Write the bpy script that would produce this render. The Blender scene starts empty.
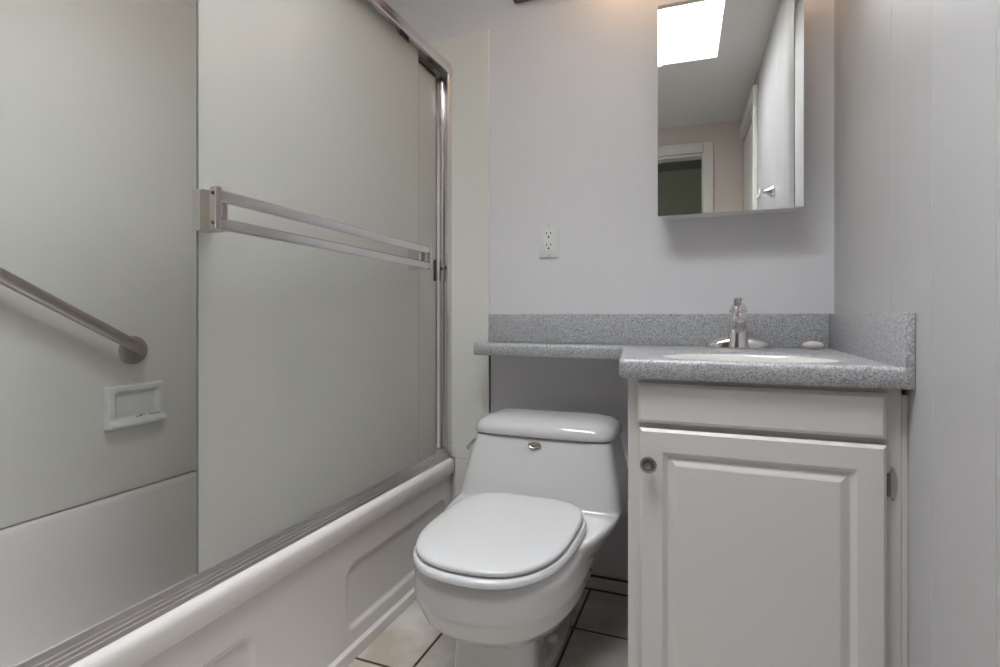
import bpy, bmesh, math, random
from mathutils import Vector, Matrix
random.seed(4)
scn = bpy.context.scene
C = scn.collection
PI = math.pi

# ------------------------------------------------------------------ camera
CH = 0.88                       # lens height
F = 534.0                       # focal length in pixels of the 1000 px wide frame
YAW = math.atan(208 / F)
cd = bpy.data.cameras.new('camera')
cam = bpy.data.objects.new('camera', cd); C.objects.link(cam)
cam.location = (0, 0, CH)
cam.rotation_euler = (PI / 2, 0, YAW)
cd.sensor_width = 36; cd.lens = F / 1000 * 36
cd.shift_y = -(333.5 - 316.0) / 1000
cd.clip_start = 0.02
scn.camera = cam

# ------------------------------------------------------------------ exposure, world, light levels
scn.view_settings.view_transform = 'Standard'
scn.view_settings.look = 'None'
scn.view_settings.gamma = 1
scn.view_settings.use_curve_mapping = False
scn.view_settings.exposure = 1.1
SKY_STRENGTH = 10.0              # diffused daylight in the skylight dome
SKY_COLOR = (0.925, 0.965, 1.0, 1)
BULB_STRENGTH = 8.0
HALL_POWER = 1.5
w = bpy.data.worlds.new('world'); scn.world = w; w.use_nodes = True
w.node_tree.nodes['Background'].inputs[0].default_value = (0.75, 0.8, 0.9, 1)
w.node_tree.nodes['Background'].inputs[1].default_value = 0.5

# added unseen fill light, dimly brightens the hall behind the doorway
hl = bpy.data.lights.new('hall_fill', 'POINT'); hl.energy = HALL_POWER; hl.shadow_soft_size = 0.06; hl.color = (0.95, 1.0, 0.9)
ho = bpy.data.objects.new('hall_fill', hl); C.objects.link(ho); ho.location = (-0.3, -1.0, 2.2)

# ------------------------------------------------------------------ materials
def mat(name, col, rough=0.5, metal=0.0, bump=0.0, bscale=40.0, spec=None, coat=0.0, var=0.0, vscale=3.0):
    m = bpy.data.materials.new(name); m.use_nodes = True
    nt = m.node_tree; b = nt.nodes['Principled BSDF']
    b.inputs['Base Color'].default_value = (*col, 1)
    b.inputs['Roughness'].default_value = rough
    b.inputs['Metallic'].default_value = metal
    if spec is not None: b.inputs['Specular IOR Level'].default_value = spec
    b.inputs['Coat Weight'].default_value = coat
    b.inputs['Coat Roughness'].default_value = 0.08
    tc = nt.nodes.new('ShaderNodeTexCoord')
    if bump:
        n = nt.nodes.new('ShaderNodeTexNoise'); n.inputs['Scale'].default_value = bscale
        n.inputs['Detail'].default_value = 3
        bp = nt.nodes.new('ShaderNodeBump'); bp.inputs['Strength'].default_value = bump
        bp.inputs['Distance'].default_value = 0.004
        nt.links.new(tc.outputs['Object'], n.inputs['Vector'])
        nt.links.new(n.outputs['Fac'], bp.inputs['Height'])
        nt.links.new(bp.outputs['Normal'], b.inputs['Normal'])
    if var:
        n = nt.nodes.new('ShaderNodeTexNoise'); n.inputs['Scale'].default_value = vscale
        n.inputs['Detail'].default_value = 2
        r = nt.nodes.new('ShaderNodeValToRGB')
        r.color_ramp.elements[0].position = 0.35; r.color_ramp.elements[1].position = 0.65
        r.color_ramp.elements[0].color = (*[c * (1 - var) for c in col], 1)
        r.color_ramp.elements[1].color = (*[min(1, c * (1 + var)) for c in col], 1)
        nt.links.new(tc.outputs['Object'], n.inputs['Vector'])
        nt.links.new(n.outputs['Fac'], r.inputs['Fac'])
        nt.links.new(r.outputs['Color'], b.inputs['Base Color'])
    return m

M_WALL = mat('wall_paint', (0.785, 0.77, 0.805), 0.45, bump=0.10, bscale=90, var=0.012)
M_RWALL = mat('wall_paint_dimmed', (0.575, 0.565, 0.58), 0.45, bump=0.13, bscale=110, var=0.012)  # wall paint with shade put into its colour, offsets strong skylight on right wall
M_CEIL = mat('ceiling_paint', (0.80, 0.785, 0.765), 0.6, bump=0.25, bscale=120)
M_FAR = mat('far_wall_paint', (0.74, 0.68, 0.63), 0.6)
M_TRIM = mat('trim_paint', (0.80, 0.795, 0.765), 0.35)
M_SURR = mat('surround_plastic', (0.82, 0.81, 0.765), 0.33, bump=0.05, bscale=30, var=0.01)
M_TUB = mat('tub_acrylic', (0.84, 0.805, 0.79), 0.20, coat=0.3)
M_CAB = mat('cabinet_paint', (0.71, 0.68, 0.67), 0.35, bump=0.04, bscale=60)
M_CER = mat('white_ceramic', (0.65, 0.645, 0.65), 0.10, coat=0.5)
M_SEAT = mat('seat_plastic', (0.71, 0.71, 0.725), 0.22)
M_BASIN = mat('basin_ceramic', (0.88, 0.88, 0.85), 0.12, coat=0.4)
M_CHROME = mat('chrome', (0.80, 0.78, 0.79), 0.10, metal=1)
M_ALU = mat('bright_aluminium', (0.74, 0.71, 0.72), 0.17, metal=1, var=0.03, vscale=6)
M_SATIN = mat('satin_aluminium', (0.60, 0.56, 0.55), 0.32, metal=1)
M_TRACK = mat('track_aluminium', (0.70, 0.69, 0.70), 0.30, metal=1)
M_HINGE = mat('tarnished_metal', (0.26, 0.23, 0.21), 0.3, metal=1)
M_KNOB = mat('pewter', (0.36, 0.35, 0.36), 0.28, metal=1)
M_CLAMP = mat('bracket_aluminium', (0.50, 0.47, 0.44), 0.35, metal=1)
M_NICKEL = mat('brushed_nickel', (0.50, 0.46, 0.42), 0.34, metal=1)
M_DARK = mat('dark_rubber', (0.02, 0.02, 0.02), 0.6)
M_BRONZE = mat('dark_metal', (0.10, 0.085, 0.06), 0.4, metal=0.6)
M_MIRROR = mat('mirror_silver', (0.86, 0.87, 0.86), 0.015, metal=1)
M_PLATE = mat('ivory_plastic', (0.80, 0.80, 0.79), 0.3)
M_WHITE = mat('white_plastic', (0.84, 0.84, 0.84), 0.3)
M_SOAP = mat('soap', (0.78, 0.70, 0.66), 0.5)
M_WOOD = mat('dark_wood', (0.16, 0.08, 0.045), 0.4)
M_HALL = mat('hall_paint', (0.30, 0.31, 0.24), 0.7)
M_EDGE = mat('glass_edge', (0.24, 0.28, 0.26), 0.2)
M_BADGE = mat('badge_metal', (0.40, 0.37, 0.30), 0.3, metal=1)
M_SCUFF = mat('scuff', (0.10, 0.09, 0.08), 0.8)
M_GROUT = mat('caulk', (0.12, 0.09, 0.07), 0.8)

def emit(name, col, s):
    m = bpy.data.materials.new(name); m.use_nodes = True
    b = m.node_tree.nodes['Principled BSDF']
    b.inputs['Base Color'].default_value = (0.8, 0.8, 0.8, 1)
    b.inputs['Emission Color'].default_value = col
    b.inputs['Emission Strength'].default_value = s
    return m
M_SKYL = emit('skylight_acrylic', SKY_COLOR, SKY_STRENGTH)
M_BULB = emit('warm_bulb_glass', (1.0, 0.62, 0.30, 1), BULB_STRENGTH)

def speckle():
    m = bpy.data.materials.new('speckled_laminate'); m.use_nodes = True
    nt = m.node_tree; b = nt.nodes['Principled BSDF']
    tc = nt.nodes.new('ShaderNodeTexCoord')
    v = nt.nodes.new('ShaderNodeTexVoronoi'); v.inputs['Scale'].default_value = 430
    r = nt.nodes.new('ShaderNodeValToRGB')
    e = r.color_ramp.elements
    e[0].position = 0.0; e[0].color = (0.22, 0.225, 0.245, 1)
    e[1].position = 1.0; e[1].color = (0.66, 0.67, 0.70, 1)
    a = e.new(0.22); a.color = (0.36, 0.365, 0.385, 1)
    a = e.new(0.45); a.color = (0.46, 0.465, 0.485, 1)
    a = e.new(0.75); a.color = (0.53, 0.535, 0.555, 1)
    sp = nt.nodes.new('ShaderNodeSeparateColor')
    nt.links.new(tc.outputs['Object'], v.inputs['Vector'])
    nt.links.new(v.outputs['Color'], sp.inputs['Color'])
    nt.links.new(sp.outputs[0], r.inputs['Fac'])
    nt.links.new(r.outputs['Color'], b.inputs['Base Color'])
    b.inputs['Roughness'].default_value = 0.32
    return m
M_LAM = speckle()

def tiles():
    m = bpy.data.materials.new('floor_tile'); m.use_nodes = True
    nt = m.node_tree; b = nt.nodes['Principled BSDF']
    tc = nt.nodes.new('ShaderNodeTexCoord')
    mp = nt.nodes.new('ShaderNodeMapping')
    P = 0.3345
    mp.inputs['Location'].default_value = (0.353, -1.48, 0)
    nt.links.new(tc.outputs['Object'], mp.inputs['Vector'])
    sx = nt.nodes.new('ShaderNodeSeparateXYZ'); nt.links.new(mp.outputs['Vector'], sx.inputs[0])
    def edge(sock):
        pp = nt.nodes.new('ShaderNodeMath'); pp.operation = 'PINGPONG'; pp.inputs[1].default_value = P / 2
        nt.links.new(sock, pp.inputs[0]); return pp.outputs[0]
    mn = nt.nodes.new('ShaderNodeMath'); mn.operation = 'MINIMUM'
    nt.links.new(edge(sx.outputs[0]), mn.inputs[0]); nt.links.new(edge(sx.outputs[1]), mn.inputs[1])
    wob = nt.nodes.new('ShaderNodeTexNoise'); wob.inputs['Scale'].default_value = 60
    nt.links.new(tc.outputs['Object'], wob.inputs['Vector'])
    mw = nt.nodes.new('ShaderNodeMath'); mw.operation = 'MULTIPLY_ADD'; mw.inputs[1].default_value = 0.002; 
    nt.links.new(wob.outputs['Fac'], mw.inputs[0]); nt.links.new(mn.outputs[0], mw.inputs[2])
    mr = nt.nodes.new('ShaderNodeMapRange')
    mr.inputs['From Min'].default_value = 0.0038; mr.inputs['From Max'].default_value = 0.0056
    nt.links.new(mw.outputs[0], mr.inputs['Value'])
    n = nt.nodes.new('ShaderNodeTexNoise'); n.inputs['Scale'].default_value = 7; n.inputs['Detail'].default_value = 6
    nt.links.new(tc.outputs['Object'], n.inputs['Vector'])
    r = nt.nodes.new('ShaderNodeValToRGB')
    r.color_ramp.elements[0].position = 0.35; r.color_ramp.elements[0].color = (0.52, 0.45, 0.365, 1)
    r.color_ramp.elements[1].position = 0.68; r.color_ramp.elements[1].color = (0.76, 0.74, 0.71, 1)
    nt.links.new(n.outputs['Fac'], r.inputs['Fac'])
    mx = nt.nodes.new('ShaderNodeMix'); mx.data_type = 'RGBA'
    mx.inputs[6].default_value = (0.045, 0.03, 0.02, 1)
    nt.links.new(mr.outputs[0], mx.inputs[0]); nt.links.new(r.outputs['Color'], mx.inputs[7])
    nt.links.new(mx.outputs[2], b.inputs['Base Color'])
    bp = nt.nodes.new('ShaderNodeBump'); bp.inputs['Strength'].default_value = 0.6; bp.inputs['Distance'].default_value = 0.002
    nt.links.new(mr.outputs[0], bp.inputs['Height']); nt.links.new(bp.outputs['Normal'], b.inputs['Normal'])
    b.inputs['Roughness'].default_value = 0.38
    return m
M_TILE = tiles()

def frosted():
    m = bpy.data.materials.new('frosted_glass'); m.use_nodes = True
    nt = m.node_tree; b = nt.nodes['Principled BSDF']
    b.inputs['Base Color'].default_value = (0.93, 0.945, 0.925, 1)
    b.inputs['Roughness'].default_value = 0.22
    b.inputs['IOR'].default_value = 1.35
    b.inputs['Transmission Weight'].default_value = 1.0
    d = nt.nodes.new('ShaderNodeBsdfDiffuse'); d.inputs['Color'].default_value = (0.93, 0.93, 0.90, 1)
    t = nt.nodes.new('ShaderNodeBsdfTranslucent'); t.inputs['Color'].default_value = (0.985, 0.985, 0.965, 1)
    m1 = nt.nodes.new('ShaderNodeMixShader'); m1.inputs[0].default_value = 0.45
    nt.links.new(d.outputs[0], m1.inputs[1]); nt.links.new(t.outputs[0], m1.inputs[2])
    m2 = nt.nodes.new('ShaderNodeMixShader'); m2.inputs[0].default_value = 0.42
    nt.links.new(b.outputs[0], m2.inputs[1]); nt.links.new(m1.outputs[0], m2.inputs[2])
    nt.links.new(m2.outputs[0], nt.nodes['Material Output'].inputs['Surface'])
    return m
M_FROST = frosted()

# ------------------------------------------------------------------ mesh helpers
def box(bm, x0, x1, y0, y1, z0, z1, bev=0.0, seg=2):
    c = Matrix.Translation(((x0+x1)/2, (y0+y1)/2, (z0+z1)/2)) @ Matrix.Diagonal((abs(x1-x0), abs(y1-y0), abs(z1-z0), 1))
    r = bmesh.ops.create_cube(bm, size=1, matrix=c)
    if bev:
        es = set(e for v in r['verts'] for e in v.link_edges)
        bmesh.ops.bevel(bm, geom=list(es), offset=bev, segments=seg, profile=0.5, affect='EDGES')

def rings(bm, rs, cap=True, closed=True):
    """loft between equally sized rings of points"""
    vs = [[bm.verts.new(p) for p in r] for r in rs]
    n = len(vs[0])
    for a, b in zip(vs, vs[1:]):
        for i in range(n if closed else n-1):
            j = (i+1) % n
            bm.faces.new((a[i], a[j], b[j], b[i]))
    if cap:
        bm.faces.new(vs[0][::-1]); bm.faces.new(vs[-1])
    return vs

def tube(bm, pts, r, n=20):
    pts = [Vector(p) for p in pts]
    rr = r if isinstance(r, (list, tuple)) else [r]*len(pts)
    rs = []
    up = None
    for i, p in enumerate(pts):
        t = (pts[min(i+1, len(pts)-1)] - pts[max(i-1, 0)]).normalized()
        if up is None:
            up = Vector((0, 0, 1)) if abs(t.z) < 0.9 else Vector((1, 0, 0))
        a = t.cross(up).normalized(); b = a.cross(t).normalized(); up = b
        rs.append([p + rr[i]*(math.cos(k*2*PI/n)*a + math.sin(k*2*PI/n)*b) for k in range(n)])
    rings(bm, rs)

def lathe(bm, prof, org, axis='z', n=32):
    """prof: list of (radius, height)"""
    rs = []
    o = Vector(org)
    for r, h in prof:
        r = max(r, 1e-5); ring = []
        for k in range(n):
            c, s = r*math.cos(2*PI*k/n), r*math.sin(2*PI*k/n)
            ring.append(o + {'z': Vector((c, s, h)), 'y': Vector((c, -h, s)), 'x': Vector((h, c, s)), '-x': Vector((-h, c, s))}[axis])
        rs.append(ring)
    rings(bm, rs)

def extr(bm, prof, ax, a, b):
    """extrude a closed 2D profile. ax 'y': prof=(x,z); ax 'x': prof=(y,z); ax 'z': prof=(x,y)"""
    f = {'y': lambda p, t: (p[0], t, p[1]), 'x': lambda p, t: (t, p[0], p[1]), 'z': lambda p, t: (p[0], p[1], t)}[ax]
    rings(bm, [[f(p, a) for p in prof], [f(p, b) for p in prof]])

def mk(name, bm, m, parent=None, smooth=None, mods=None, loc=None):
    bmesh.ops.recalc_face_normals(bm, faces=bm.faces)
    me = bpy.data.meshes.new(name); bm.to_mesh(me); bm.free()
    me.materials.append(m)
    o = bpy.data.objects.new(name, me); C.objects.link(o)
    if smooth is not None:
        for p in me.polygons: p.use_smooth = True
        me.set_sharp_from_angle(angle=math.radians(smooth))
    if parent is not None:
        o.parent = parent
        bpy.context.view_layer.update()
        o.matrix_parent_inverse = parent.matrix_world.inverted() if loc != 'local' else Matrix()
    return o

def thing(name, label, cat, loc=(0, 0, 0), rotz=0, group=None):
    o = bpy.data.objects.new(name, None); C.objects.link(o)
    o.location = loc; o.rotation_euler = (0, 0, rotz); o.empty_display_size = 0.05
    o['label'] = label; o['category'] = cat
    if group: o['group'] = group
    return o

def tag(o, label, cat, group=None):
    o['label'] = label; o['category'] = cat
    if group: o['group'] = group
    return o

def struct(name, bm, m, parent=None, **k):
    o = mk(name, bm, m, parent, **k); o['kind'] = 'structure'; return o

def B(): return bmesh.new()

# ------------------------------------------------------------------ room
W = 1.72; XR = 0.327; XL = -1.565; ZC = 2.218; YF = -0.754; XW = -0.84; YN = 0.20
T = 0.10
bm = B(); box(bm, XL-T, XR+T, YF-1.6, W+T, -0.05, 0); struct('floor', bm, M_TILE)
bm = B(); box(bm, XL-T, XR+T, W, W+T, 0, ZC+0.05); struct('wall_back', bm, M_WALL)
bm = B(); box(bm, XL-T, XL, YN-T, W, 0, ZC+0.02); struct('wall_left', bm, M_WALL)
bm = B(); box(bm, XL, XW-0.10, YN-T, YN, 0, ZC+0.02); struct('wall_alcove_end', bm, M_WALL)
bm = B(); box(bm, XW-T, XW, YF, YN, 0, ZC+0.02); struct('wall_entry', bm, M_WALL)

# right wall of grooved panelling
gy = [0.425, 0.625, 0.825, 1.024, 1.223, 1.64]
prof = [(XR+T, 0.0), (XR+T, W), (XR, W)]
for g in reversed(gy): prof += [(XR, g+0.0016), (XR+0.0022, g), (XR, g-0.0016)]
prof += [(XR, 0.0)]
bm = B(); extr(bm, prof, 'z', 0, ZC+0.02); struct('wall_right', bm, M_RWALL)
# closet doorway in the right wall behind the camera
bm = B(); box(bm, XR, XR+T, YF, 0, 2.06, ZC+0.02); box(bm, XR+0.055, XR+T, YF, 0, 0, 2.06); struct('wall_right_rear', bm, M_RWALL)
bm = B()
box(bm, XR-0.022, XR, -0.075, 0.0, 0, 2.155, 0.004); box(bm, XR-0.022, XR, YF+0.002, -0.076, 2.085, 2.155, 0.004)
struct('trim_1', bm, M_TRIM)
bm = B(); box(bm, XR+0.004, XR+0.042, YF+0.02, -0.085, 0.01, 2.05, 0.003)
for z0, z1 in ((0.15, 0.95), (1.08, 1.9)):
    box(bm, XR-0.001, XR+0.006, -0.62, -0.2, z0, z1, 0.003)
struct('door_1', bm, M_TRIM)

# far wall (behind the camera) with the doorway seen in the mirror
DX0, DX1, DZ = -0.62, 0.088, 2.03
bm = B()
box(bm, XW-T, DX0, YF-T, YF, 0, ZC+0.02); box(bm, DX1, XR+T, YF-T, YF, 0, ZC+0.02); box(bm, DX0, DX1, YF-T, YF, DZ, ZC+0.02)
struct('wall_front', bm, M_FAR)
bm = B()
box(bm, DX1-0.012, DX1+0.055, YF, YF+0.018, 0, DZ+0.06, 0.004); box(bm, DX0-0.055, DX0+0.012, YF, YF+0.018, 0, DZ+0.06, 0.004)
box(bm, DX0+0.013, DX1-0.013, YF, YF+0.018, DZ-0.012, DZ+0.06, 0.004)
box(bm, DX1-0.018, DX1-0.001, YF-T, YF-0.001, 0, DZ-0.012); box(bm, DX0+0.001, DX0+0.018, YF-T, YF-0.001, 0, DZ-0.012)
box(bm, DX0+0.019, DX1-0.019, YF-T, YF-0.001, DZ-0.03, DZ-0.013)
struct('trim_2', bm, M_TRIM)
bm = B()
box(bm, XL, XR+0.5, YF-1.6, YF-1.5, 0, 2.3); struct('wall_hall_back', bm, M_HALL)
bm = B(); box(bm, XR+0.1, XR+0.2, YF-1.5, YF-T, 0, 2.3); struct('wall_hall_right', bm, M_HALL)
bm = B(); box(bm, XL, XL+0.1, YF-1.5, YF-T, 0, 2.3); struct('wall_hall_left', bm, M_HALL)
bm = B(); box(bm, XL, XR+0.5, YF-1.6, YF-T, 2.3, 2.35); struct('ceiling_hall', bm, M_HALL)
bm = B(); box(bm, -0.02, 0.30, YF-1.497, YF-1.47, 0.02, 1.72, 0.004)
struct('door_2', bm, M_HALL)

# ceiling with skylight shaft
SX0, SX1, SY0, SY1, SH = -0.82, 0.105, 0.255, 0.80, 0.55
bm = B()
for a in ((XL-T, SX0, YF-T, W), (SX1, XR+T, YF-T, W), (SX0, SX1, YF-T, SY0), (SX0, SX1, SY1, W)):
    box(bm, a[0], a[1], a[2], a[3], ZC, ZC+0.05)
struct('ceiling', bm, M_CEIL)
bm = B(); t = 0.02
box(bm, SX0-t, SX0, SY0-t, SY1+t, ZC+0.05, ZC+SH); box(bm, SX1, SX1+t, SY0-t, SY1+t, ZC+0.05, ZC+SH)
box(bm, SX0, SX1, SY0-t, SY0, ZC+0.05, ZC+SH); box(bm, SX0, SX1, SY1, SY1+t, ZC+0.05, ZC+SH)
struct('trim_3', bm, M_TRIM)
bm = B()
n = 12; rs = []
for i in range(n+1):
    x = SX0-t + (SX1-SX0+2*t)*i/n
    rs.append([(x, SY0-t + (SY1-SY0+2*t)*j/n, ZC+SH+0.002+0.06*math.sin(PI*i/n)*math.sin(PI*j/n)) for j in range(n+1)])
vs = [[bm.verts.new(p) for p in r] for r in rs]
for i in range(n):
    for j in range(n): bm.faces.new((vs[i][j], vs[i+1][j], vs[i+1][j+1], vs[i][j+1]))
struct('window_1', bm, M_SKYL, smooth=60)

# small baseboard behind the toilet
bm = B(); box(bm, -0.70, -0.16, W-0.014, W, 0.004, 0.040, 0.003)
struct('baseboard_back', bm, M_TRIM)
bm = B(); box(bm, -0.70, -0.16, W-0.0105, W-0.0005, 0.040, 0.0435); box(bm, -0.70, -0.16, W-0.0165, W-0.0005, 0.0005, 0.004)
struct('trim_4', bm, M_GROUT)

# ------------------------------------------------------------------ tub surround
YP = W-0.010
TR = 0.376
sur = thing('tub_surround', 'off-white moulded plastic wall panels around the bathtub', 'wall panel', (-1.2, 1.0, TR+0.0015))
bm = B(); box(bm, XL+0.001, -0.707, YP, W-0.0005, TR+0.0015, 1.876, 0.003)
mk('back_panel', bm, M_SURR, sur)
bm = B(); box(bm, XL+0.001, XL+0.010, YN+0.012, YP-0.001, TR+0.0015, 1.876, 0.003)
mk('side_panel', bm, M_SURR, sur)
bm = B(); box(bm, XL+0.011, XW-0.02, YN+0.0005, YN+0.010, TR+0.0015, 1.876, 0.003)
mk('end_panel', bm, M_SURR, sur)
# lower strip of surround beside the tub end, down to the floor
bm = B(); box(bm, -0.838, -0.707, YP, W-0.0005, 0.001, TR+0.0012, 0.002)
mk('lower_panel', bm, M_SURR, sur)
bm = B(); box(bm, -0.7065, -0.7050, YP+0.001, W-0.0005, 0.045, 0.754)
mk('caulk_joint', bm, M_GROUT, sur)

# ------------------------------------------------------------------ bathtub
XI, XO = XL+0.002, -0.839
tub = thing('bathtub', 'white alcove bathtub with raised panels on its apron', 'bathtub', (-1.2, 0.96, 0))
ty0, ty1 = YN+0.002, YP-0.001
def rr(x0, x1, y0, y1, r, z, n=8):
    pts = []
    for cx, cy, a0 in ((x1-r, y1-r, 0), (x0+r, y1-r, PI/2), (x0+r, y0+r, PI), (x1-r, y0+r, 1.5*PI)):
        for k in range(n+1):
            a = a0 + PI/2*k/n; pts.append((cx+r*math.cos(a), cy+r*math.sin(a), z))
    return pts
bm = B()
xin = -0.935
ring_list = [
    rr(XI, -0.866, ty0, ty1, 0.006, TR-0.055),
    rr(XI, -0.866, ty0, ty1, 0.006, TR-0.002),
    rr(XI+0.002, -0.868, ty0+0.002, ty1-0.002, 0.006, TR),
    rr(XI+0.022, xin+0.004, ty0+0.06, ty1-0.075, 0.10, TR),
    rr(XI+0.030, xin-0.004, ty0+0.068, ty1-0.083, 0.10, TR-0.004),
    rr(XI+0.037, xin-0.010, ty0+0.076, ty1-0.091, 0.10, TR-0.016),
    rr(XI+0.060, xin-0.020, ty0+0.10, ty1-0.13, 0.11, TR-0.16),
    rr(XI+0.085, xin-0.035, ty0+0.14, ty1-0.20, 0.12, TR-0.27),
    rr(XI+0.13, xin-0.07, ty0+0.20, ty1-0.27, 0.11, TR-0.315),
    rr(XI+0.22, xin-0.16, ty0+0.32, ty1-0.40, 0.09, TR-0.325)]
vs = rings(bm, ring_list, cap=False)
bm.faces.new(vs[-1])
mk('basin', bm, M_TUB, tub, smooth=50)
# rolled front rim
bm = B()
pr = [(-0.8665, TR), (-0.861, TR)]
for k in range(9):
    a = PI/2 - PI/2*k/8
    pr.append((-0.857+0.018*math.cos(a), TR-0.018+0.018*math.sin(a)))
pr += [(-0.839, TR-0.046), (-0.842, TR-0.052), (-0.8665, TR-0.054)]
extr(bm, pr, 'y', ty0, ty1)
mk('rim', bm, M_TUB, tub, smooth=35)
# apron: grid displaced to form raised panels and the toe lip
bm = B()
def sstep(a, b, x):
    t = min(1, max(0, (x-a)/(b-a))); return t*t*(3-2*t)
def rrect_sd(y, z, y0, y1, z0, z1, r):
    cy, cz = (y0+y1)/2, (z0+z1)/2; hy, hz = (y1-y0)/2-r, (z1-z0)/2-r
    dy, dz = abs(y-cy)-hy, abs(z-cz)-hz
    return math.hypot(max(dy, 0), max(dz, 0)) + min(max(dy, dz), 0) - r
def apx(y, z):
    x = -0.853
    for (a, b) in ((1.125, 1.672), (0.255, 0.822)):
        d = rrect_sd(y, z, a, b, 0.075, 0.242, 0.03)
        x -= 0.010*(1-sstep(-0.008, 0.004, d))
    x += 0.009*(1-sstep(0.030, 0.036, z))
    return x
ys = [ty0+0.001+(ty1-ty0-0.002)*i/380 for i in range(381)]
zs = [0.001+(TR-0.055)*i/90 for i in range(91)]
g = [[bm.verts.new((apx(y, z), y, z)) for z in zs] for y in ys]
for i in range(380):
    for j in range(90): bm.faces.new((g[i][j], g[i+1][j], g[i+1][j+1], g[i][j+1]))
bk = [bm.verts.new((-0.872, y, z)) for (y, z) in ((ys[0], zs[0]), (ys[-1], zs[0]), (ys[-1], zs[-1]), (ys[0], zs[-1]))]
bm.faces.new(bk)
bm.faces.new([bk[1]] + [g[-1][j] for j in range(91)] + [bk[2]])
bm.faces.new([bk[0]] + [g[0][j] for j in range(91)] + [bk[3]])
bm.faces.new([bk[0]] + [g[i][0] for i in range(381)] + [bk[1]])
bm.faces.new([bk[3]] + [g[i][-1] for i in range(381)] + [bk[2]])
mk('apron', bm, M_TUB, tub, smooth=50)

# ------------------------------------------------------------------ shower door frame
fr = thing('shower_door_frame', 'bright metal header, bottom track and wall jambs of the tub enclosure', 'shower door frame', (-0.885, 0.96, TR))
gy0, gy1 = YN+0.012, YP-0.0015
ZT = TR+0.031
# bottom track: stepped sill sloping out, with two guide fences
bm = B()
pr = [(-0.908, TR+0.0005), (-0.908, TR+0.006), (-0.893, TR+0.006), (-0.892, TR+0.013), (-0.889, TR+0.013),
      (-0.888, TR+0.008), (-0.871, TR+0.008), (-0.8700, ZT+0.001), (-0.8675, ZT+0.001), (-0.8660, TR+0.021), (-0.8645, TR+0.0205), (-0.8635, TR+0.0150), (-0.8605, TR+0.0145),
      (-0.8598, TR+0.009), (-0.8570, TR+0.008), (-0.8560, TR+0.0005)]
extr(bm, pr, 'y', gy0, gy1-0.0005)
mk('bottom_track', bm, M_TRACK, fr)
bm = B(); box(bm, -0.889+0.0, -0.879, 1.000, 1.052, TR+0.0085, TR+0.036, 0.002)
mk('center_guide', bm, M_DARK, fr)
# header
bm = B()
ZH0, ZH1 = 1.733, 1.785
pr = [(-0.848, ZH0), (-0.846, ZH0+0.004), (-0.846, ZH0+0.018), (-0.850, ZH0+0.024), (-0.850, ZH0+0.034), (-0.856, ZH1-0.006), (-0.866, ZH1), (-0.922, ZH1), (-0.926, ZH1-0.006), (-0.926, ZH0),
      (-0.922, ZH0), (-0.922, ZH1-0.012), (-0.889, ZH1-0.012), (-0.889, ZH0+0.012), (-0.885, ZH0+0.012), (-0.885, ZH1-0.012), (-0.856, ZH1-0.016), (-0.852, ZH0)]
extr(bm, pr, 'y', gy0, gy1)
mk('header', bm, M_ALU, fr)
# jambs
for s, (a, b) in enumerate(((gy1-0.026, gy1), (gy0, gy0+0.026))):
    bm = B()
    if s == 0: pr = [(-0.850, b), (-0.850, a+0.006), (-0.853, a), (-0.857, a), (-0.859, a+0.018), (-0.880, a+0.018), (-0.882, a+0.002), (-0.886, a+0.002), (-0.888, a+0.018), (-0.912, a+0.018), (-0.914, a), (-0.918, a), (-0.920, b)]
    else: pr = [(-0.850, a), (-0.850, b-0.003), (-0.853, b), (-0.857, b), (-0.859, a+0.006), (-0.914, a+0.006), (-0.914, b), (-0.918, b), (-0.920, a)]
    extr(bm, pr, 'z', TR+0.033, ZH0-0.001)
    mk('wall_jamb', bm, M_ALU, fr)
bm = B(); lathe(bm, [(0.0, 0.004), (0.006, 0.004), (0.006, 0.0), (0.0, 0.0)], (-0.866, gy1-0.012, 1.05), 'y', 12)
mk('bumper', bm, M_DARK, fr)
bm = B(); box(bm, -0.858, -0.846, gy1-0.030, gy1-0.002, TR+0.0315, TR+0.055, 0.002)
mk('corner_clip', bm, M_CHROME, fr)

# ------------------------------------------------------------------ sliding glass doors
def glass_door(label, x, y0, y1, z0, z1):
    t = thing('sliding_glass_door', label, 'shower door', (x, (y0+y1)/2, z0))
    bm = B(); box(bm, x-0.0025, x+0.0025, y0+0.0012, y1-0.0012, z0, z1)
    mk('glass_panel', bm, M_FROST, t)
    for e in (y0, y1-0.001):
        bm = B(); box(bm, x-0.0026, x+0.0026, e, e+0.001, z0, z1); mk('glass_edge', bm, M_EDGE, t)
    for y in (y0+0.09, y1-0.09):
        bm = B()
        box(bm, x+0.0027, x+0.0052, y-0.028, y+0.028, z1-0.012, z1+0.020, 0.001)
        h = mk('roller_bracket', bm, M_SATIN, t)
        bm = B(); lathe(bm, [(0.001, 0), (0.011, 0), (0.012, 0.003), (0.011, 0.006), (0.001, 0.006)], (x-0.0025, y, z1+0.010), '-x', 16)
        mk('roller', bm, M_BRONZE, h, smooth=40)
    return t
GX1, GX2 = -0.874, -0.900
d1 = glass_door('frosted glass sliding door with towel rail, nearer the toilet side', GX1, 0.712, 1.513, TR+0.012, 1.742)
d2 = glass_door('inner frosted glass sliding door behind the one with the rail', GX2, 0.896, 1.678, TR+0.012, 1.731)
d1['label'] = 'outer frosted glass sliding door carrying the double-bar towel rail'
bm = B(); box(bm, GX2+0.0027, GX2+0.0062, 0.905, 1.672, 1.722, 1.7315); mk('top_rail', bm, M_BRONZE, d2)
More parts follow.
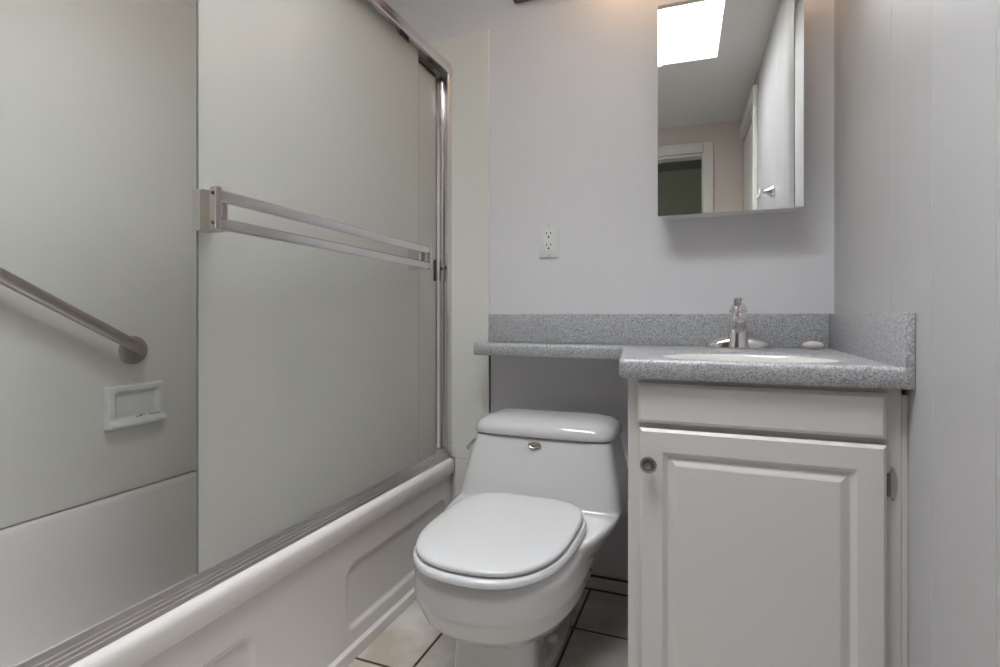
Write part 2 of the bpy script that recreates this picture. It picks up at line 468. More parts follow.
# towel rail on the outer door
XA, XB = -0.790, -0.826
YA, YB = 0.686, 1.497
def bar(z0, z1):
    bm = B(); th = 0.009
    rings(bm, [[(x, y, z) for x, z in ((X+th/2, z0+0.003), (X+th/2, z1-0.003), (X+th/2-0.003, z1), (X-th/2+0.002, z1), (X-th/2, z1-0.002), (X-th/2, z0+0.002), (X-th/2+0.002, z0), (X+th/2-0.003, z0))] for X, y in ((XA, YA), (XB, YB))])
    return bm
tr = mk('towel_rail', bar(1.078, 1.100), M_ALU, d1)
mk('lower_bar', bar(1.030, 1.051), M_ALU, tr)
# left bracket
bm = B()
box(bm, XA-0.008, XA+0.006, YA-0.013, YA-0.0005, 1.029, 1.104, 0.0015)
mk('end_plate', bm, M_ALU, tr)
bm = B()
box(bm, -0.8800, -0.857, 0.7070, 0.7112, 1.036, 1.112, 0.001)
box(bm, -0.8710, -0.857, 0.7114, 0.740, 1.036, 1.112, 0.001)
mk('edge_clamp', bm, M_ALU, tr)
bm = B()
box(bm, -0.8568, -0.838, 0.703, 0.716, 1.032, 1.108, 0.001)
box(bm, -0.8378, XA-0.0085, 0.699, 0.712, 1.030, 1.106, 0.001)
mk('spacer', bm, M_NICKEL, tr)
bm = B()
for z in (1.040, 1.091): lathe(bm, [(0.0001, 0.0016), (0.0030, 0.0016), (0.0034, 0), (0.0001, 0)], (XA+0.001, YA-0.0132, z), 'y', 12)
mk('screws', bm, M_BRONZE, tr)
bm = B()
box(bm, GX1+0.003, XB-0.005, YB-0.050, YB-0.040, 1.022, 1.088, 0.001)
box(bm, GX1+0.003, XB-0.005, YB-0.016, YB-0.006, 1.030, 1.090, 0.001)
box(bm, XB-0.006, XB+0.006, YB+0.0005, YB+0.008, 1.028, 1.100, 0.001)
mk('end_bracket', bm, M_CHROME, tr)
# pull on the inner door
bm = B(); box(bm, GX2+0.003, GX2+0.010, 1.660, 1.672, 1.003, 1.078, 0.001)
mk('finger_pull', bm, M_BRONZE, d2)
M_ETCH = mat('etch_mark', (0.33, 0.34, 0.33), 0.7)
for d, X, y in ((d1, GX1, 1.425), (d2, GX2, 1.62)):
    bm = B()
    for k in range(4): box(bm, X+0.00265, X+0.00275, y-0.010+0.002*k, y+0.010, 0.440+0.009*k, 0.443+0.009*k)
    mk('tempering_stamp', bm, M_ETCH, d)

# ------------------------------------------------------------------ grab bar, soap dish
gb = thing('grab_bar', 'brushed metal grab bar slanting down the tub wall', 'grab bar', (XL+0.01, 1.056, 0.781))
XS = XL+0.010
e0 = Vector((XS, 1.056, 0.781)); dirv = Vector((0, -0.868, 0.497))
XC = XS+0.050
pts = [(XS+0.004, 1.056, 0.781), (XS+0.02, 1.056, 0.781)]
for k in range(1, 9):
    a = PI/2*k/8
    p = Vector((XS+0.02+0.03*math.sin(a), 1.056, 0.781)) + dirv*0.03*(1-math.cos(a)); pts.append(tuple(p))
L = 0.60
for s in (0.1, 0.3, L-0.03): pts.append(tuple(Vector((XC, 1.056, 0.781))+dirv*s))
for k in range(1, 9):
    a = PI/2*k/8
    pts.append(tuple(Vector((XC-0.03*(1-math.cos(a)), 1.056, 0.781)) + dirv*(L-0.03+0.03*math.sin(a))))
pts.append(tuple(Vector((XS+0.004, 1.056, 0.781))+dirv*L))
bm = B(); tube(bm, pts, 0.016, 24); mk('bar', bm, M_NICKEL, gb, smooth=60)
for s in (0, L):
    p = e0+dirv*s
    bm = B(); lathe(bm, [(0.001, 0.0005), (0.040, 0.0005), (0.041, 0.004), (0.038, 0.010), (0.028, 0.014), (0.018, 0.0155)], p, 'x', 32)
    mk('flange', bm, M_NICKEL, gb, smooth=40)

sd = thing('soap_dish', 'small white soap dish moulding with a ledge, below the grab bar', 'soap dish', (XS, 1.065, 0.56))
bm = B()
# frame as grid of heights: raised frame, recess, lower ledge
yy = [0.977+0.172*i/60 for i in range(61)]; zz = [0.560+0.124*j/44 for j in range(45)]
def sx(y, z):
    d = rrect_sd(y, z, 0.977, 1.149, 0.560, 0.684, 0.006)
    x = 0.012*sstep(0, 0.006, -d)
    r = rrect_sd(y, z, 1.001, 1.127, 0.583, 0.666, 0.012)
    x -= 0.0095*(1-sstep(-0.008, 0.002, r))
    lg = 1-sstep(0.574, 0.590, z)
    x += 0.014*lg*sstep(0, 0.005, -d)*sstep(0.560, 0.568, z)
    return XS+0.0006+max(0, x)
g = [[bm.verts.new((sx(y, z), y, z)) for z in zz] for y in yy]
for i in range(60):
    for j in range(44): bm.faces.new((g[i][j], g[i+1][j], g[i+1][j+1], g[i][j+1]))
mk('dish', bm, M_WHITE, sd, smooth=50)
bm = B()
for (a, b, z) in ((1.055, 1.072, 0.5905), (1.066, 1.082, 0.5935), (1.092, 1.125, 0.5915)):
    box(bm, XS+0.0165, XS+0.0200, a, b, z-0.0008, z+0.0006)
mk('scuff', bm, M_SCUFF, sd)

# ------------------------------------------------------------------ vanity cabinet
CX0, CX1, CY, CT = -0.155, XR-0.002, 1.13, 0.7545
cab = thing('vanity_cabinet', 'painted white vanity cabinet with one raised-panel door', 'cabinet', (0.08, 1.4, 0))
bm = B()
box(bm, CX0, CX0+0.016, CY+0.0205, W-0.002, 0.001, CT)
box(bm, 0.303, 0.317, CY+0.0205, W-0.002, 0.001, CT)
box(bm, CX0+0.0165, 0.3025, CY+0.03, W-0.002, 0.09, 0.105)
box(bm, CX0+0.0165, 0.3025, CY+0.07, CY+0.085, 0.001, 0.0895)
mk('carcass', bm, M_CAB, cab)
bm = B()
box(bm, CX0, CX0+0.034, CY, CY+0.020, 0.09, CT, 0.0015)
box(bm, 0.277, 0.317, CY, CY+0.020, 0.09, CT, 0.0015)
box(bm, CX0+0.0345, 0.2765, CY+0.0005, CY+0.020, 0.725, CT)
box(bm, CX0+0.0345, 0.2765, CY+0.0005, CY+0.020, 0.640, 0.675)
box(bm, CX0+0.0345, 0.2765, CY+0.0005, CY+0.020, 0.09, 0.13)
mk('face_frame', bm, M_CAB, cab)
bm = B()
box(bm, 0.3172, XR-0.0004, CY+0.0015, CY+0.020, 0.001, CT-0.014, 0.001)
mk('filler_strip', bm, M_CAB, cab)

def slab_front(x0, x1, z0, z1, yb, yf, chin, edge=0.004):
    """front slab with a chamfered perimeter"""
    bm = B()
    def rect(i, y): return [(x0+i, y, z0+i), (x1-i, y, z0+i), (x1-i, y, z1-i), (x0+i, y, z1-i)]
    rings(bm, [rect(0, yb), rect(0, yf+edge), rect(chin, yf)])
    return bm
DFX0, DFX1 = -0.134, 0.292
mk('drawer_front', slab_front(DFX0, DFX1, 0.6645, 0.7445, CY-0.0006, CY-0.019, 0.007, 0.006), M_CAB, cab)
# door with raised panel
DZ0, DZ1 = 0.115, 0.6535
bm = B()
x0, x1, z0, z1 = -0.130, 0.2915, DZ0, DZ1
def rect(i, y): return [(x0+i, y, z0+i), (x1-i, y, z0+i), (x1-i, y, z1-i), (x0+i, y, z1-i)]
yf = CY-0.020
rings(bm, [rect(0, CY-0.0006), rect(0, yf+0.006), rect(0.006, yf), rect(0.045, yf), rect(0.047, yf+0.0015), rect(0.054, yf+0.0080), rect(0.056, yf+0.0080),
           rect(0.068, yf+0.0015), rect(0.0715, yf+0.0002)])
dr = mk('door', bm, M_CAB, cab)
bm = B()
lathe(bm, [(0.001, 0.0), (0.009, 0.0), (0.007, 0.004), (0.006, 0.010), (0.0140, 0.016), (0.0165, 0.020), (0.0152, 0.024), (0.0105, 0.0245), (0.0085, 0.0225), (0.0075, 0.0255), (0.001, 0.0262)], (-0.110, yf-0.0003, 0.585), 'y', 32)
mk('knob', bm, M_KNOB, dr, smooth=35)
for z in (0.583, 0.20):
    bm = B()
    # shaped leaf on the frame, knuckle barrel along the door edge
    pr = []
    n = 24
    for k in range(n):
        a = 2*PI*k/n; cc, ss = math.cos(a), math.sin(a)
        rz = 0.030*ss; rx = 0.0068*cc*(1.0 - 0.45*abs(ss)**3)
        if abs(ss) > 0.93: rx = 0.0045*cc/abs(cc+1e-6)*abs(cc)**0.5
        pr.append((0.3035+rx, z+rz))
    rings(bm, [[(p[0], CY-0.0004, p[1]) for p in pr], [(p[0], CY-0.0030, p[1]) for p in pr]])
    for q in (-0.026, 0.026): lathe(bm, [(0.0001, 0.0045), (0.0022, 0.0042), (0.0030, 0.003), (0.0030, 0.0)], (0.3035, CY-0.0004, z+q), 'y', 10)
    hg = mk('hinge', bm, M_NICKEL, cab, smooth=30)
    bm = B()
    tube(bm, [(0.2962, CY-0.0065, z-0.020), (0.2962, CY-0.0065, z+0.020)], 0.0036, 12)
    mk('knuckle', bm, M_HINGE, hg, smooth=30)

# ------------------------------------------------------------------ countertop
ct = thing('countertop', 'grey speckled laminate vanity top extending over the toilet', 'countertop', (0.08, 1.4, CT))
ZK = 0.790
SCX, SCY, SA, SB = 0.078, 1.315, 0.186, 0.135
bm = B()
# main slab: front-to-back profile, L-shaped outline with an oval hole, rolled front edge
NR = 8
def edge_prof(n=NR):
    # (inset outwards, z) from the top surface round the nose to the underside
    p = [(-0.030, ZK), (-0.022, ZK+0.0006), (-0.014, ZK+0.0030), (-0.008, ZK+0.0036)]
    for k in range(1, n+1):
        a = PI/2 - PI*0.5*k/n
        p.append((-0.008+0.008*math.cos(a), ZK+0.0036-0.010+0.010*math.sin(a)))
    p += [(0.0, CT+0.006), (-0.004, CT+0.0005), (-0.030, CT+0.0005)]
    return p
# outline of the front nose: banjo left end -> banjo front -> inner corner curve -> main left side -> main front -> right wall
YBJ, YMF, XLc, XMc = 1.576, 1.094, -0.706, -0.170
XMr, YB2 = -0.222, 1.545            # the side of the deep part slants, the shelf edge too
def nrm2(x, y): l = math.hypot(x, y); return x/l, y/l
na = nrm2(-(YBJ-YB2), -(-0.26-XLc)); nb_ = nrm2(-(1.50-1.11), -(XMc-XMr))
path = [(XLc, YBJ, 0, -1)]
r = 0.034
path.append((XMr-r, YB2, *na))
for k in range(1, 8):          # concave inner corner
    a = PI/2 - PI/2*k/8
    path.append((XMr-r+r*math.cos(a), YB2-r+r*math.sin(a), -math.cos(a)*1.0, -math.sin(a)*1.0))
path.append((XMr, YB2-r, *nb_))
rc = 0.016
path.append((XMc, YMF+rc, *nb_))
for k in range(1, 8):          # convex front corner
    a = PI + PI/2*k/8
    path.append((XMc+rc+rc*math.cos(a), YMF+rc+rc*math.sin(a), math.cos(a), math.sin(a)))
path.append((XMc+rc, YMF, 0, -1))
path.append((XR-0.0015, YMF, 0, -1))
ep = edge_prof()
secs = [[(x+nx*i, y+ny*i, z) for i, z in ep] for x, y, nx, ny in path]
rings(bm, secs, cap=True)
mk('rolled_edge', bm, M_LAM, ct, smooth=50)
# flat field behind the nose
def field(z):
    pts = [(XLc, W-0.001), (XLc, YBJ+0.0300)]
    for x, y, nx, ny in path[1:]:
        pts.append((x-nx*0.030, y-ny*0.030))
    pts[-1] = (XR-0.0015, YMF+0.030)
    pts.append((XR-0.0015, W-0.001))
    return pts
bm = B()
out = [(XMc+0.030, YMF+0.030), (XR-0.0015, YMF+0.030), (XR-0.0015, W-0.001), (XMc+0.030, W-0.001)]
# oval hole bridged to the rectangle
N = 64
def rectpt(a):
    c, s = math.cos(a), math.sin(a)
    ts = []
    if c > 1e-9: ts.append((out[1][0]-SCX)/c)
    if c < -1e-9: ts.append((out[0][0]-SCX)/c)
    if s > 1e-9: ts.append((out[2][1]-SCY)/s)
    if s < -1e-9: ts.append((out[0][1]-SCY)/s)
    t = min(ts); return (SCX+c*t, SCY+s*t)
angs = sorted([2*PI*k/N for k in range(N)] + [math.atan2(y-SCY, x-SCX) % (2*PI) for x, y in out])
top_o = [rectpt(a) for a in angs]
def ell(a, k): return (SCX+(SA+k)*math.cos(a), SCY+(SB+k)*math.sin(a))
R = [[(*p, CT+0.0005) for p in top_o], [(*p, ZK) for p in top_o],
     [(*ell(a, 0.026), ZK) for a in angs], [(*ell(a, 0.018), ZK-0.0006) for a in angs], [(*ell(a, 0.012), ZK-0.003) for a in angs], [(*ell(a, 0.002), ZK-0.0042) for a in angs],
     [(*ell(a, 0.0), ZK-0.0055) for a in angs], [(*ell(a, 0.0), CT+0.0005) for a in angs]]
vs = rings(bm, R, cap=False)
n = len(angs)
for i in range(n):
    j = (i+1) % n; bm.faces.new((vs[-1][i], vs[-1][j], vs[0][j], vs[0][i]))
mk('top_slab', bm, M_LAM, ct, smooth=40)
bm = B()
pts = [(XLc, W-0.001), (XLc, YBJ+0.030)]
for x, y, nx, ny in path[1:11]: pts.append((x-nx*0.030, y-ny*0.030))
pts += [(XMc+0.0299, YMF+0.030), (XMc+0.0299, W-0.001)]
extr(bm, pts, 'z', CT+0.0005, ZK)
mk('shelf_slab', bm, M_LAM, ct)
bm = B()
box(bm, XLc, XR-0.0150, W-0.020, W-0.001, ZK+0.0004, 0.887, 0.0025)
mk('backsplash', bm, M_LAM, ct, smooth=40)
bm = B()
box(bm, XR-0.0145, XR-0.0005, YMF-0.0005, W-0.001, CT+0.0005, 0.887, 0.0025)
mk('side_splash', bm, M_LAM, ct, smooth=40)

# sink basin
bm = B()
allp = [(-0.118, CT-0.147), (-0.095, CT-0.143), (-0.050, CT-0.122), (-0.018, CT-0.080), (-0.006, CT-0.03), (-0.0008, ZK-0.012), (-0.0008, ZK-0.0058), (-0.004, ZK-0.0052),
        (-0.008, ZK-0.010), (-0.014, CT-0.010), (-0.022, CT-0.04), (-0.034, CT-0.075), (-0.060, CT-0.115), (-0.100, CT-0.135), (-0.118, CT-0.139)]
rings(bm, [[(SCX+(SA+k)*math.cos(2*PI*i/64), SCY+(SB+k)*math.sin(2*PI*i/64), z) for i in range(64)] for k, z in allp])
sk = mk('sink_basin', bm, M_BASIN, smooth=50)
tag(sk, 'white oval sink basin set in the grey vanity top', 'sink')
bm = B(); lathe(bm, [(0.001, 0.0), (0.020, 0.0), (0.021, 0.002), (0.015, 0.004), (0.001, 0.003)], (SCX, SCY, CT-0.1388), 'z', 24)
mk('drain', bm, M_CHROME, sk, smooth=30)

# ------------------------------------------------------------------ faucet
FX, FY = 0.079, 1.635
fc = thing('faucet', 'chrome single-lever faucet at the back of the sink', 'faucet', (FX, FY, ZK))
z = ZK+0.0008
bm = B()
rs = []
for i in range(25):                       # low base with tapering wings
    u = -0.084+0.168*i/24
    a = abs(u)/0.084
    hw = 0.026*math.sqrt(max(0.02, 1-a**3.2)); h = 0.007+0.030*(1-a)**0.8*(1 if a > 0 else 1) + 0.006*math.sqrt(max(0, 1-a**4))
    ring = [(FX+u, FY-hw, z)]
    for k in range(13):
        b = PI*k/12
        ring.append((FX+u, FY-hw*math.cos(b), z+0.003+h*math.sin(b)**0.8*0.9))
    ring.append((FX+u, FY+hw, z)); rs.append(ring)
rings(bm, rs)
mk('base', bm, M_CHROME, fc, smooth=50)
# body column
bm = B()
rs = []
for zz_, hx, hy, cy in ((0.002, 0.033, 0.034, 0), (0.03, 0.0275, 0.030, 0), (0.06, 0.0235, 0.026, 0.0), (0.085, 0.022, 0.023, 0.002), (0.100, 0.020, 0.020, 0.003)):
    rs.append([(FX+hx*abs(math.cos(a))**0.75*(1 if math.cos(a) > 0 else -1), FY+cy+hy*abs(math.sin(a))**0.75*(1 if math.sin(a) > 0 else -1), z+zz_) for a in [2*PI*k/32 for k in range(32)]])
rings(bm, rs)
mk('body', bm, M_CHROME, fc, smooth=50)
# spout towards the basin
bm = B()
rs = []
for t_, yv, zv, hx, hz in ((0, 0.0, 0.058, 0.019, 0.034), (1, -0.030, 0.066, 0.0165, 0.022), (2, -0.062, 0.074, 0.0145, 0.012), (3, -0.090, 0.077, 0.0135, 0.009), (4, -0.102, 0.0765, 0.0125, 0.0075), (5, -0.107, 0.0755, 0.009, 0.005)):
    rs.append([(FX+hx*math.cos(a), FY+yv, z+zv+hz*math.sin(a)) for a in [2*PI*k/24 for k in range(24)]])
rings(bm, rs)
sp = mk('spout', bm, M_CHROME, fc, smooth=50)
bm = B(); lathe(bm, [(0.001, -0.012), (0.0095, -0.012), (0.0100, 0.0), (0.001, 0.0)], (FX, FY-0.092, z+0.070), 'z', 20)
mk('aerator', bm, M_SATIN, sp, smooth=30)
# handle dome and lever
bm = B()
lathe(bm, [(0.001, 0.099), (0.0215, 0.099), (0.024, 0.104), (0.0225, 0.112), (0.018, 0.119), (0.013, 0.123), (0.001, 0.124)], (FX, FY+0.003, z), 'z', 28)
hd = mk('handle', bm, M_CHROME, fc, smooth=50)
bm = B()
rs = []
for yv, zv, hx, hz in ((0.012, 0.117, 0.010, 0.006), (-0.005, 0.124, 0.0105, 0.006), (-0.028, 0.131, 0.0105, 0.0045), (-0.050, 0.137, 0.011, 0.0035), (-0.056, 0.138, 0.008, 0.0025)):
    rs.append([(FX-0.003+hx*math.cos(a), FY+yv, z+zv+hz*math.sin(a)) for a in [2*PI*k/20 for k in range(20)]])
rings(bm, rs); mk('lever', bm, M_CHROME, hd, smooth=50)
bm = B(); lathe(bm, [(0.001, 0.0008), (0.0022, 0.0006), (0.0026, 0)], (FX, FY-0.0285, z+0.032), 'y', 12)
mk('set_screw', bm, M_DARK, fc)

# soap
bm = B()
bmesh.ops.create_uvsphere(bm, u_segments=32, v_segments=16, radius=1, matrix=Matrix.Translation((0.2625, 1.640, ZK+0.0114)) @ Matrix.Diagonal((0.0255, 0.019, 0.0110, 1)))
tag(mk('soap_bar', bm, M_SOAP, smooth=60), 'small oval pinkish-white soap bar on the counter near the corner', 'soap')

# ------------------------------------------------------------------ medicine cabinet
MX0, MX1, MZ0, MZ1, MY = -0.136, 0.238, 1.172, 1.781, 1.62
mc = thing('medicine_cabinet', 'mirrored medicine cabinet on the wall above the sink', 'cabinet', ((MX0+MX1)/2, W, MZ0))
bm = B(); box(bm, MX0+0.008, MX1-0.004, MY+0.020, W-0.001, MZ0+0.004, MZ1-0.004, 0.001)
mk('case', bm, M_WHITE, mc)
TH = math.radians(1.3)
hp = Vector((MX1, MY, 0))
dx = Vector((-math.cos(TH), -math.sin(TH), 0)); dn = Vector((math.sin(TH), -math.cos(TH), 0))
Wd = (MX1-MX0)/math.cos(TH)
def mp(u, zz0, o): return tuple(hp + dx*u + dn*o + Vector((0, 0, zz0)))
bm = B()
U0 = 0.0225
def mrect(i, o): return [mp(U0+i, MZ0+i, o), mp(Wd-i, MZ0+i, o), mp(Wd-i, MZ1-i, o), mp(U0+i, MZ1-i, o)]
rings(bm, [mrect(0, -0.0165), mrect(0, -0.0045)])
md = mk('door_back', bm, M_SATIN, mc)
bm = B()
rings(bm, [mrect(0, -0.0043), mrect(0, -0.0006), mrect(0.012, 0.0)])
mk('mirror', bm, M_MIRROR, mc)
bm = B(); rings(bm, [[(MX1-0.0210, MY+0.0003, q), (MX1, MY, q), (MX1, MY+0.019, q), (MX1-0.0210, MY+0.019, q)] for q in (MZ0+0.001, MZ1-0.001)])
mk('side_mirror_strip', bm, M_MIRROR, mc)
bm = B(); rings(bm, [[mp(0.001, MZ0-0.0022, -0.0043), mp(Wd-0.001, MZ0-0.0022, -0.0043), mp(Wd-0.001, MZ0-0.0022, 0.0015), mp(0.001, MZ0-0.0022, 0.0015)],
                     [mp(0.001, MZ0-0.0003, -0.0043), mp(Wd-0.001, MZ0-0.0003, -0.0043), mp(Wd-0.001, MZ0-0.0003, 0.0015), mp(0.001, MZ0-0.0003, 0.0015)]])
mk('edge_channel', bm, M_CHROME, mc)

# ------------------------------------------------------------------ vanity light bar
lb = thing('vanity_light', 'dark wooden light bar high on the wall above the mirror', 'light fixture', (-0.17, W, 1.95))
bm = B(); box(bm, -0.615, 0.30, W-0.030, W-0.001, 1.945, 2.045, 0.004); mk('backplate', bm, M_WOOD, lb)
for x, m in ((-0.50, M_WHITE), (-0.25, M_BULB), (0.0, M_BULB), (0.25, M_BULB)):
    bm = B(); lathe(bm, [(0.001, 0), (0.028, 0), (0.026, 0.02), (0.020, 0.025), (0.001, 0.025)], (x, W-0.031, 1.995), 'y', 24)
    so = mk('socket', bm, M_CHROME, lb, smooth=30)
    bm = B(); bmesh.ops.create_uvsphere(bm, u_segments=24, v_segments=14, radius=0.034, matrix=Matrix.Translation((x, W-0.089, 1.995)))
    mk('bulb', bm, m, so, smooth=60)

# ------------------------------------------------------------------ outlet
ou = thing('power_outlet', 'white double power outlet on the back wall', 'power outlet', (-0.493, W, 1.13))
ox, oz = -0.493, 1.131
bm = B(); box(bm, ox-0.034, ox+0.034, W-0.0065, W-0.0005, oz-0.058, oz+0.058, 0.003, 3); mk('cover_plate', bm, M_PLATE, ou, smooth=40)
bm = B(); box(bm, ox-0.0165, ox+0.0165, W-0.0095, W-0.0067, oz-0.0335, oz+0.0335, 0.001); rc_ = mk('receptacle', bm, M_WHITE, ou)
bm = B()
for zc in (-0.019, 0.019):
    box(bm, ox-0.0085, ox-0.0060, W-0.0100, W-0.0096, oz+zc+0.001, oz+zc+0.009); box(bm, ox+0.0060, ox+0.0085, W-0.0100, W-0.0096, oz+zc+0.001, oz+zc+0.009)
    box(bm, ox-0.0028, ox+0.0028, W-0.0100, W-0.0096, oz+zc-0.010, oz+zc-0.0045)
mk('slots', bm, M_DARK, rc_)
for zc in (-0.049, 0.049):
    bm = B(); lathe(bm, [(0.0001, 0.0012), (0.0022, 0.001), (0.0030, 0)], (ox, W-0.0067, oz+zc), 'y', 12); mk('screw', bm, M_SATIN, ou)

# robe hook on the right wall (seen in the mirror)
rh = thing('robe_hook', 'chrome robe hook on the right wall, visible in the mirror', 'hook', (XR, 0.56, 1.44))
bm = B(); lathe(bm, [(0.001, 0.0005), (0.026, 0.0005), (0.027, 0.006), (0.024, 0.012), (0.019, 0.022), (0.010, 0.034), (0.007, 0.050), (0.001, 0.052)], (XR, 0.56, 1.44), '-x', 24); mk('post', bm, M_CHROME, rh, smooth=40)
bm = B(); tube(bm, [(XR-0.070, 0.56, 1.412), (XR-0.058, 0.56, 1.432), (XR-0.054, 0.56, 1.455)], [0.009, 0.009, 0.010], 14); mk('tip', bm, M_WHITE, rh, smooth=50)

# ------------------------------------------------------------------ toilet
TL = (-0.438, 1.690, 0)
to = thing('toilet', 'white one-piece toilet with lid closed, between bathtub and vanity', 'toilet', TL, math.radians(0))
def egg(vb, vf, hw, z, vm=None, nf=2.2, nb=3.0, n=64, hb=None):
    """outline in local coordinates; v runs forward from the wall"""
    if vm is None: vm = vb+(vf-vb)*0.45
    pts = []
    for k in range(n):
        a = 2*PI*k/n; c, s = math.cos(a), math.sin(a)
        e = nf if s >= 0 else nb
        x = hw*abs(c)**(2/e)*(1 if c >= 0 else -1)
        v = vm + ((vf-vm) if s >= 0 else (vm-vb))*abs(s)**(2/e)*(1 if s >= 0 else -1)
        pts.append((x, -v, z))
    return pts
bm = B()
# bowl
def sh(r, dx): return [(x+dx, y, z) for x, y, z in r]
rings(bm, [sh(egg(0.30, 0.622, 0.102, 0.001, 0.575, 3.2, 1.5), -0.010), sh(egg(0.30, 0.615, 0.097, 0.06, 0.57, 3.2, 1.5), -0.010), sh(egg(0.28, 0.608, 0.093, 0.160, 0.565, 3.2, 1.5), -0.010),
           sh(egg(0.15, 0.622, 0.104, 0.174, 0.46, 3.0, 2.2), -0.007), egg(0.13, 0.664, 0.130, 0.194, 0.44, 2.5, 3), egg(0.10, 0.715, 0.156, 0.222, 0.46, 2.4, 3),
           egg(0.10, 0.757, 0.175, 0.255, 0.48, 2.4, 3), egg(0.10, 0.779, 0.184, 0.300, 0.50, 2.4, 3), egg(0.10, 0.779, 0.180, 0.348, 0.52, 2.4, 3), egg(0.10, 0.768, 0.170, 0.370, 0.52, 2.4, 3)])
# tank and its flared base
rings(bm, [egg(0.07, 0.44, 0.085, 0.13, None, 2.4, 4), egg(0.06, 0.52, 0.118, 0.18, 0.26, 2.1, 4), egg(0.055, 0.60, 0.150, 0.23, 0.27, 2.0, 5), egg(0.05, 0.66, 0.182, 0.28, 0.28, 2.0, 6),
           egg(0.05, 0.70, 0.212, 0.33, 0.29, 1.9, 7), egg(0.05, 0.70, 0.228, 0.358, 0.29, 1.85, 8), egg(0.05, 0.69, 0.229, 0.370, 0.29, 1.85, 8), egg(0.05, 0.340, 0.229, 0.371, None, 9, 9), egg(0.05, 0.330, 0.228, 0.376, None, 9, 9),
           egg(0.055, 0.314, 0.222, 0.42, None, 9, 9), egg(0.065, 0.294, 0.209, 0.48, None, 9, 9), egg(0.075, 0.276, 0.197, 0.540, None, 8, 9)])
# foot flange
rings(bm, [egg(0.12, 0.50, 0.083, 0.001, None, 2.6, 2.6), egg(0.125, 0.495, 0.081, 0.020, None, 2.6, 2.6), egg(0.13, 0.485, 0.074, 0.026, None, 2.6, 2.6), egg(0.16, 0.46, 0.05, 0.031, None, 2.6, 2.6)])
# trapway bulge
rings(bm, [egg(0.12, 0.46, 0.036, 0.02, None, 2.6, 2.6), egg(0.08, 0.46, 0.048, 0.13, None, 2.6, 2.6), egg(0.07, 0.46, 0.085, 0.23, None, 2.6, 2.6)])
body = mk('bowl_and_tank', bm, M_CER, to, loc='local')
md_ = body.modifiers.new('r', 'REMESH'); md_.mode = 'VOXEL'; md_.voxel_size = 0.004; md_.use_smooth_shade = True
md_ = body.modifiers.new('s', 'SMOOTH'); md_.iterations = 7; md_.factor = 0.5
# tank lid
bm = B()
rings(bm, [egg(0.075, 0.274, 0.197, 0.5435, None, 6, 7), egg(0.070, 0.281, 0.204, 0.5435, None, 5.5, 7), egg(0.068, 0.284, 0.206, 0.547, None, 5.5, 7), egg(0.069, 0.282, 0.204, 0.562, None, 5.2, 6), egg(0.075, 0.272, 0.195, 0.577, None, 4.6, 5),
           egg(0.085, 0.254, 0.178, 0.586, None, 4, 4.5), egg(0.10, 0.225, 0.148, 0.5915, None, 3.5, 3.5), egg(0.14, 0.185, 0.08, 0.593, None, 3, 3)])
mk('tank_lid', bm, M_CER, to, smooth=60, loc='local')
# seat and lid
bm = B()
rings(bm, [egg(0.355, 0.779, 0.170, 0.3705, 0.53, 2.5, 3.8), egg(0.350, 0.785, 0.174, 0.374, 0.53, 2.5, 3.8), egg(0.350, 0.786, 0.174, 0.382, 0.53, 2.5, 3.8), egg(0.355, 0.781, 0.170, 0.3875, 0.53, 2.5, 3.8)])
mk('seat', bm, M_SEAT, to, smooth=50, loc='local')
bm = B()
rs = []
for vb, vf, hw, z in ((0.352, 0.768, 0.159, 0.3895), (0.346, 0.774, 0.1635, 0.3920), (0.344, 0.7755, 0.165, 0.3970), (0.346, 0.773, 0.1635, 0.4010), (0.354, 0.763, 0.157, 0.4035), (0.374, 0.738, 0.137, 0.4055), (0.43, 0.69, 0.09, 0.4065), (0.50, 0.60, 0.03, 0.407)):
    ring = egg(vb, vf, hw, z, vb+(vf-vb)*0.46, 2.6, 3.8)
    rs.append([(x, y, zz+0.004*max(0, (0.6+y)/0.25) if zz > 0.40 else zz) for x, y, zz in ring])
rings(bm, rs)
mk('seat_lid', bm, M_SEAT, to, smooth=60, loc='local')
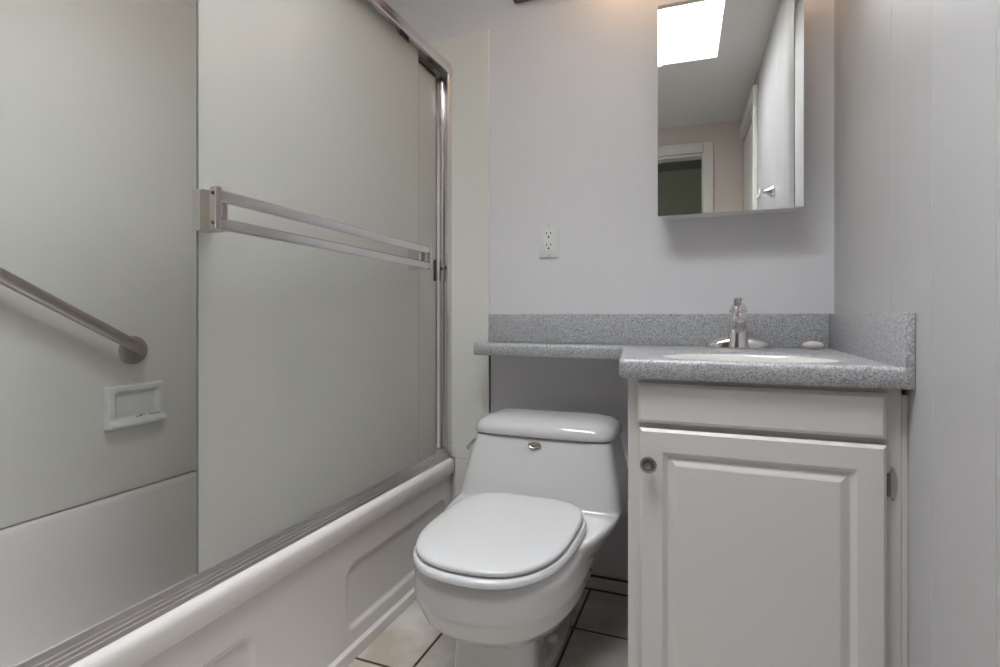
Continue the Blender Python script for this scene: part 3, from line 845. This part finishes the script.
for s in (-1, 1):
    bm = B(); box(bm, s*0.075-0.018, s*0.075+0.018, -0.372, -0.345, 0.3715, 0.396, 0.005, 3)
    mk('hinge', bm, M_SEAT, to, smooth=40, loc='local')
# badge on the tank front: sloping front surface
bm = B()
sl = math.atan2(0.213-0.330, 0.525-0.42)   # slope of the front
zc = 0.500; vc = 0.252
nrm = Vector((0, -math.cos(sl), -math.sin(sl))); upv = Vector((0, -math.sin(sl), math.cos(sl)))
nrm = Vector((0, -0.957, 0.29)).normalized(); upv = Vector((0, 0.29, 0.957)).normalized()
c0 = Vector((-0.007, -0.283, 0.523))
def ov(rx, rz, o): return [tuple(c0 + Vector((rx*math.cos(a), 0, 0)) + upv*rz*math.sin(a) + nrm*o) for a in [2*PI*k/28 for k in range(28)]]
rings(bm, [ov(0.0190, 0.0095, -0.006), ov(0.0190, 0.0095, 0.0035), ov(0.0175, 0.0082, 0.0048), ov(0.0150, 0.0065, 0.0040)])
bd = mk('badge', bm, M_BADGE, to, loc='local')
bm = B()
for k in range(5):
    u = -0.010+0.005*k; h = 0.0032-0.0004*abs(k-2)
    p = [c0+Vector((u+a, 0, 0))+upv*b+nrm*0.0042 for a, b in ((-0.0014, -h), (0.0004, -h), (0.0014, h), (-0.0004, h))]
    q = [v+nrm*0.0007 for v in p]
    rings(bm, [[tuple(v) for v in p], [tuple(v) for v in q]])
mk('badge_relief', bm, M_ALU, bd, loc='local')
# flush lever on the left side of the tank
bm = B()
lathe(bm, [(0.001, 0.0), (0.011, 0.0), (0.011, 0.006), (0.006, 0.008), (0.005, 0.014), (0.001, 0.014)], (-0.205, -0.20, 0.508), '-x', 16)
tube(bm, [(-0.218, -0.194, 0.510), (-0.221, -0.222, 0.503), (-0.225, -0.250, 0.490)], [0.005, 0.0045, 0.006], 12)
mk('flush_lever', bm, M_CHROME, to, smooth=40, loc='local')
for s in (-1, 1):
    bm = B(); lathe(bm, [(0.001, 0.0), (0.0165, 0.0), (0.0165, 0.008), (0.013, 0.016), (0.007, 0.020), (0.001, 0.021)], (s*0.056, -0.330, 0.024), 'z', 24)
    mk('bolt_cap', bm, M_WHITE, to, smooth=40, loc='local')
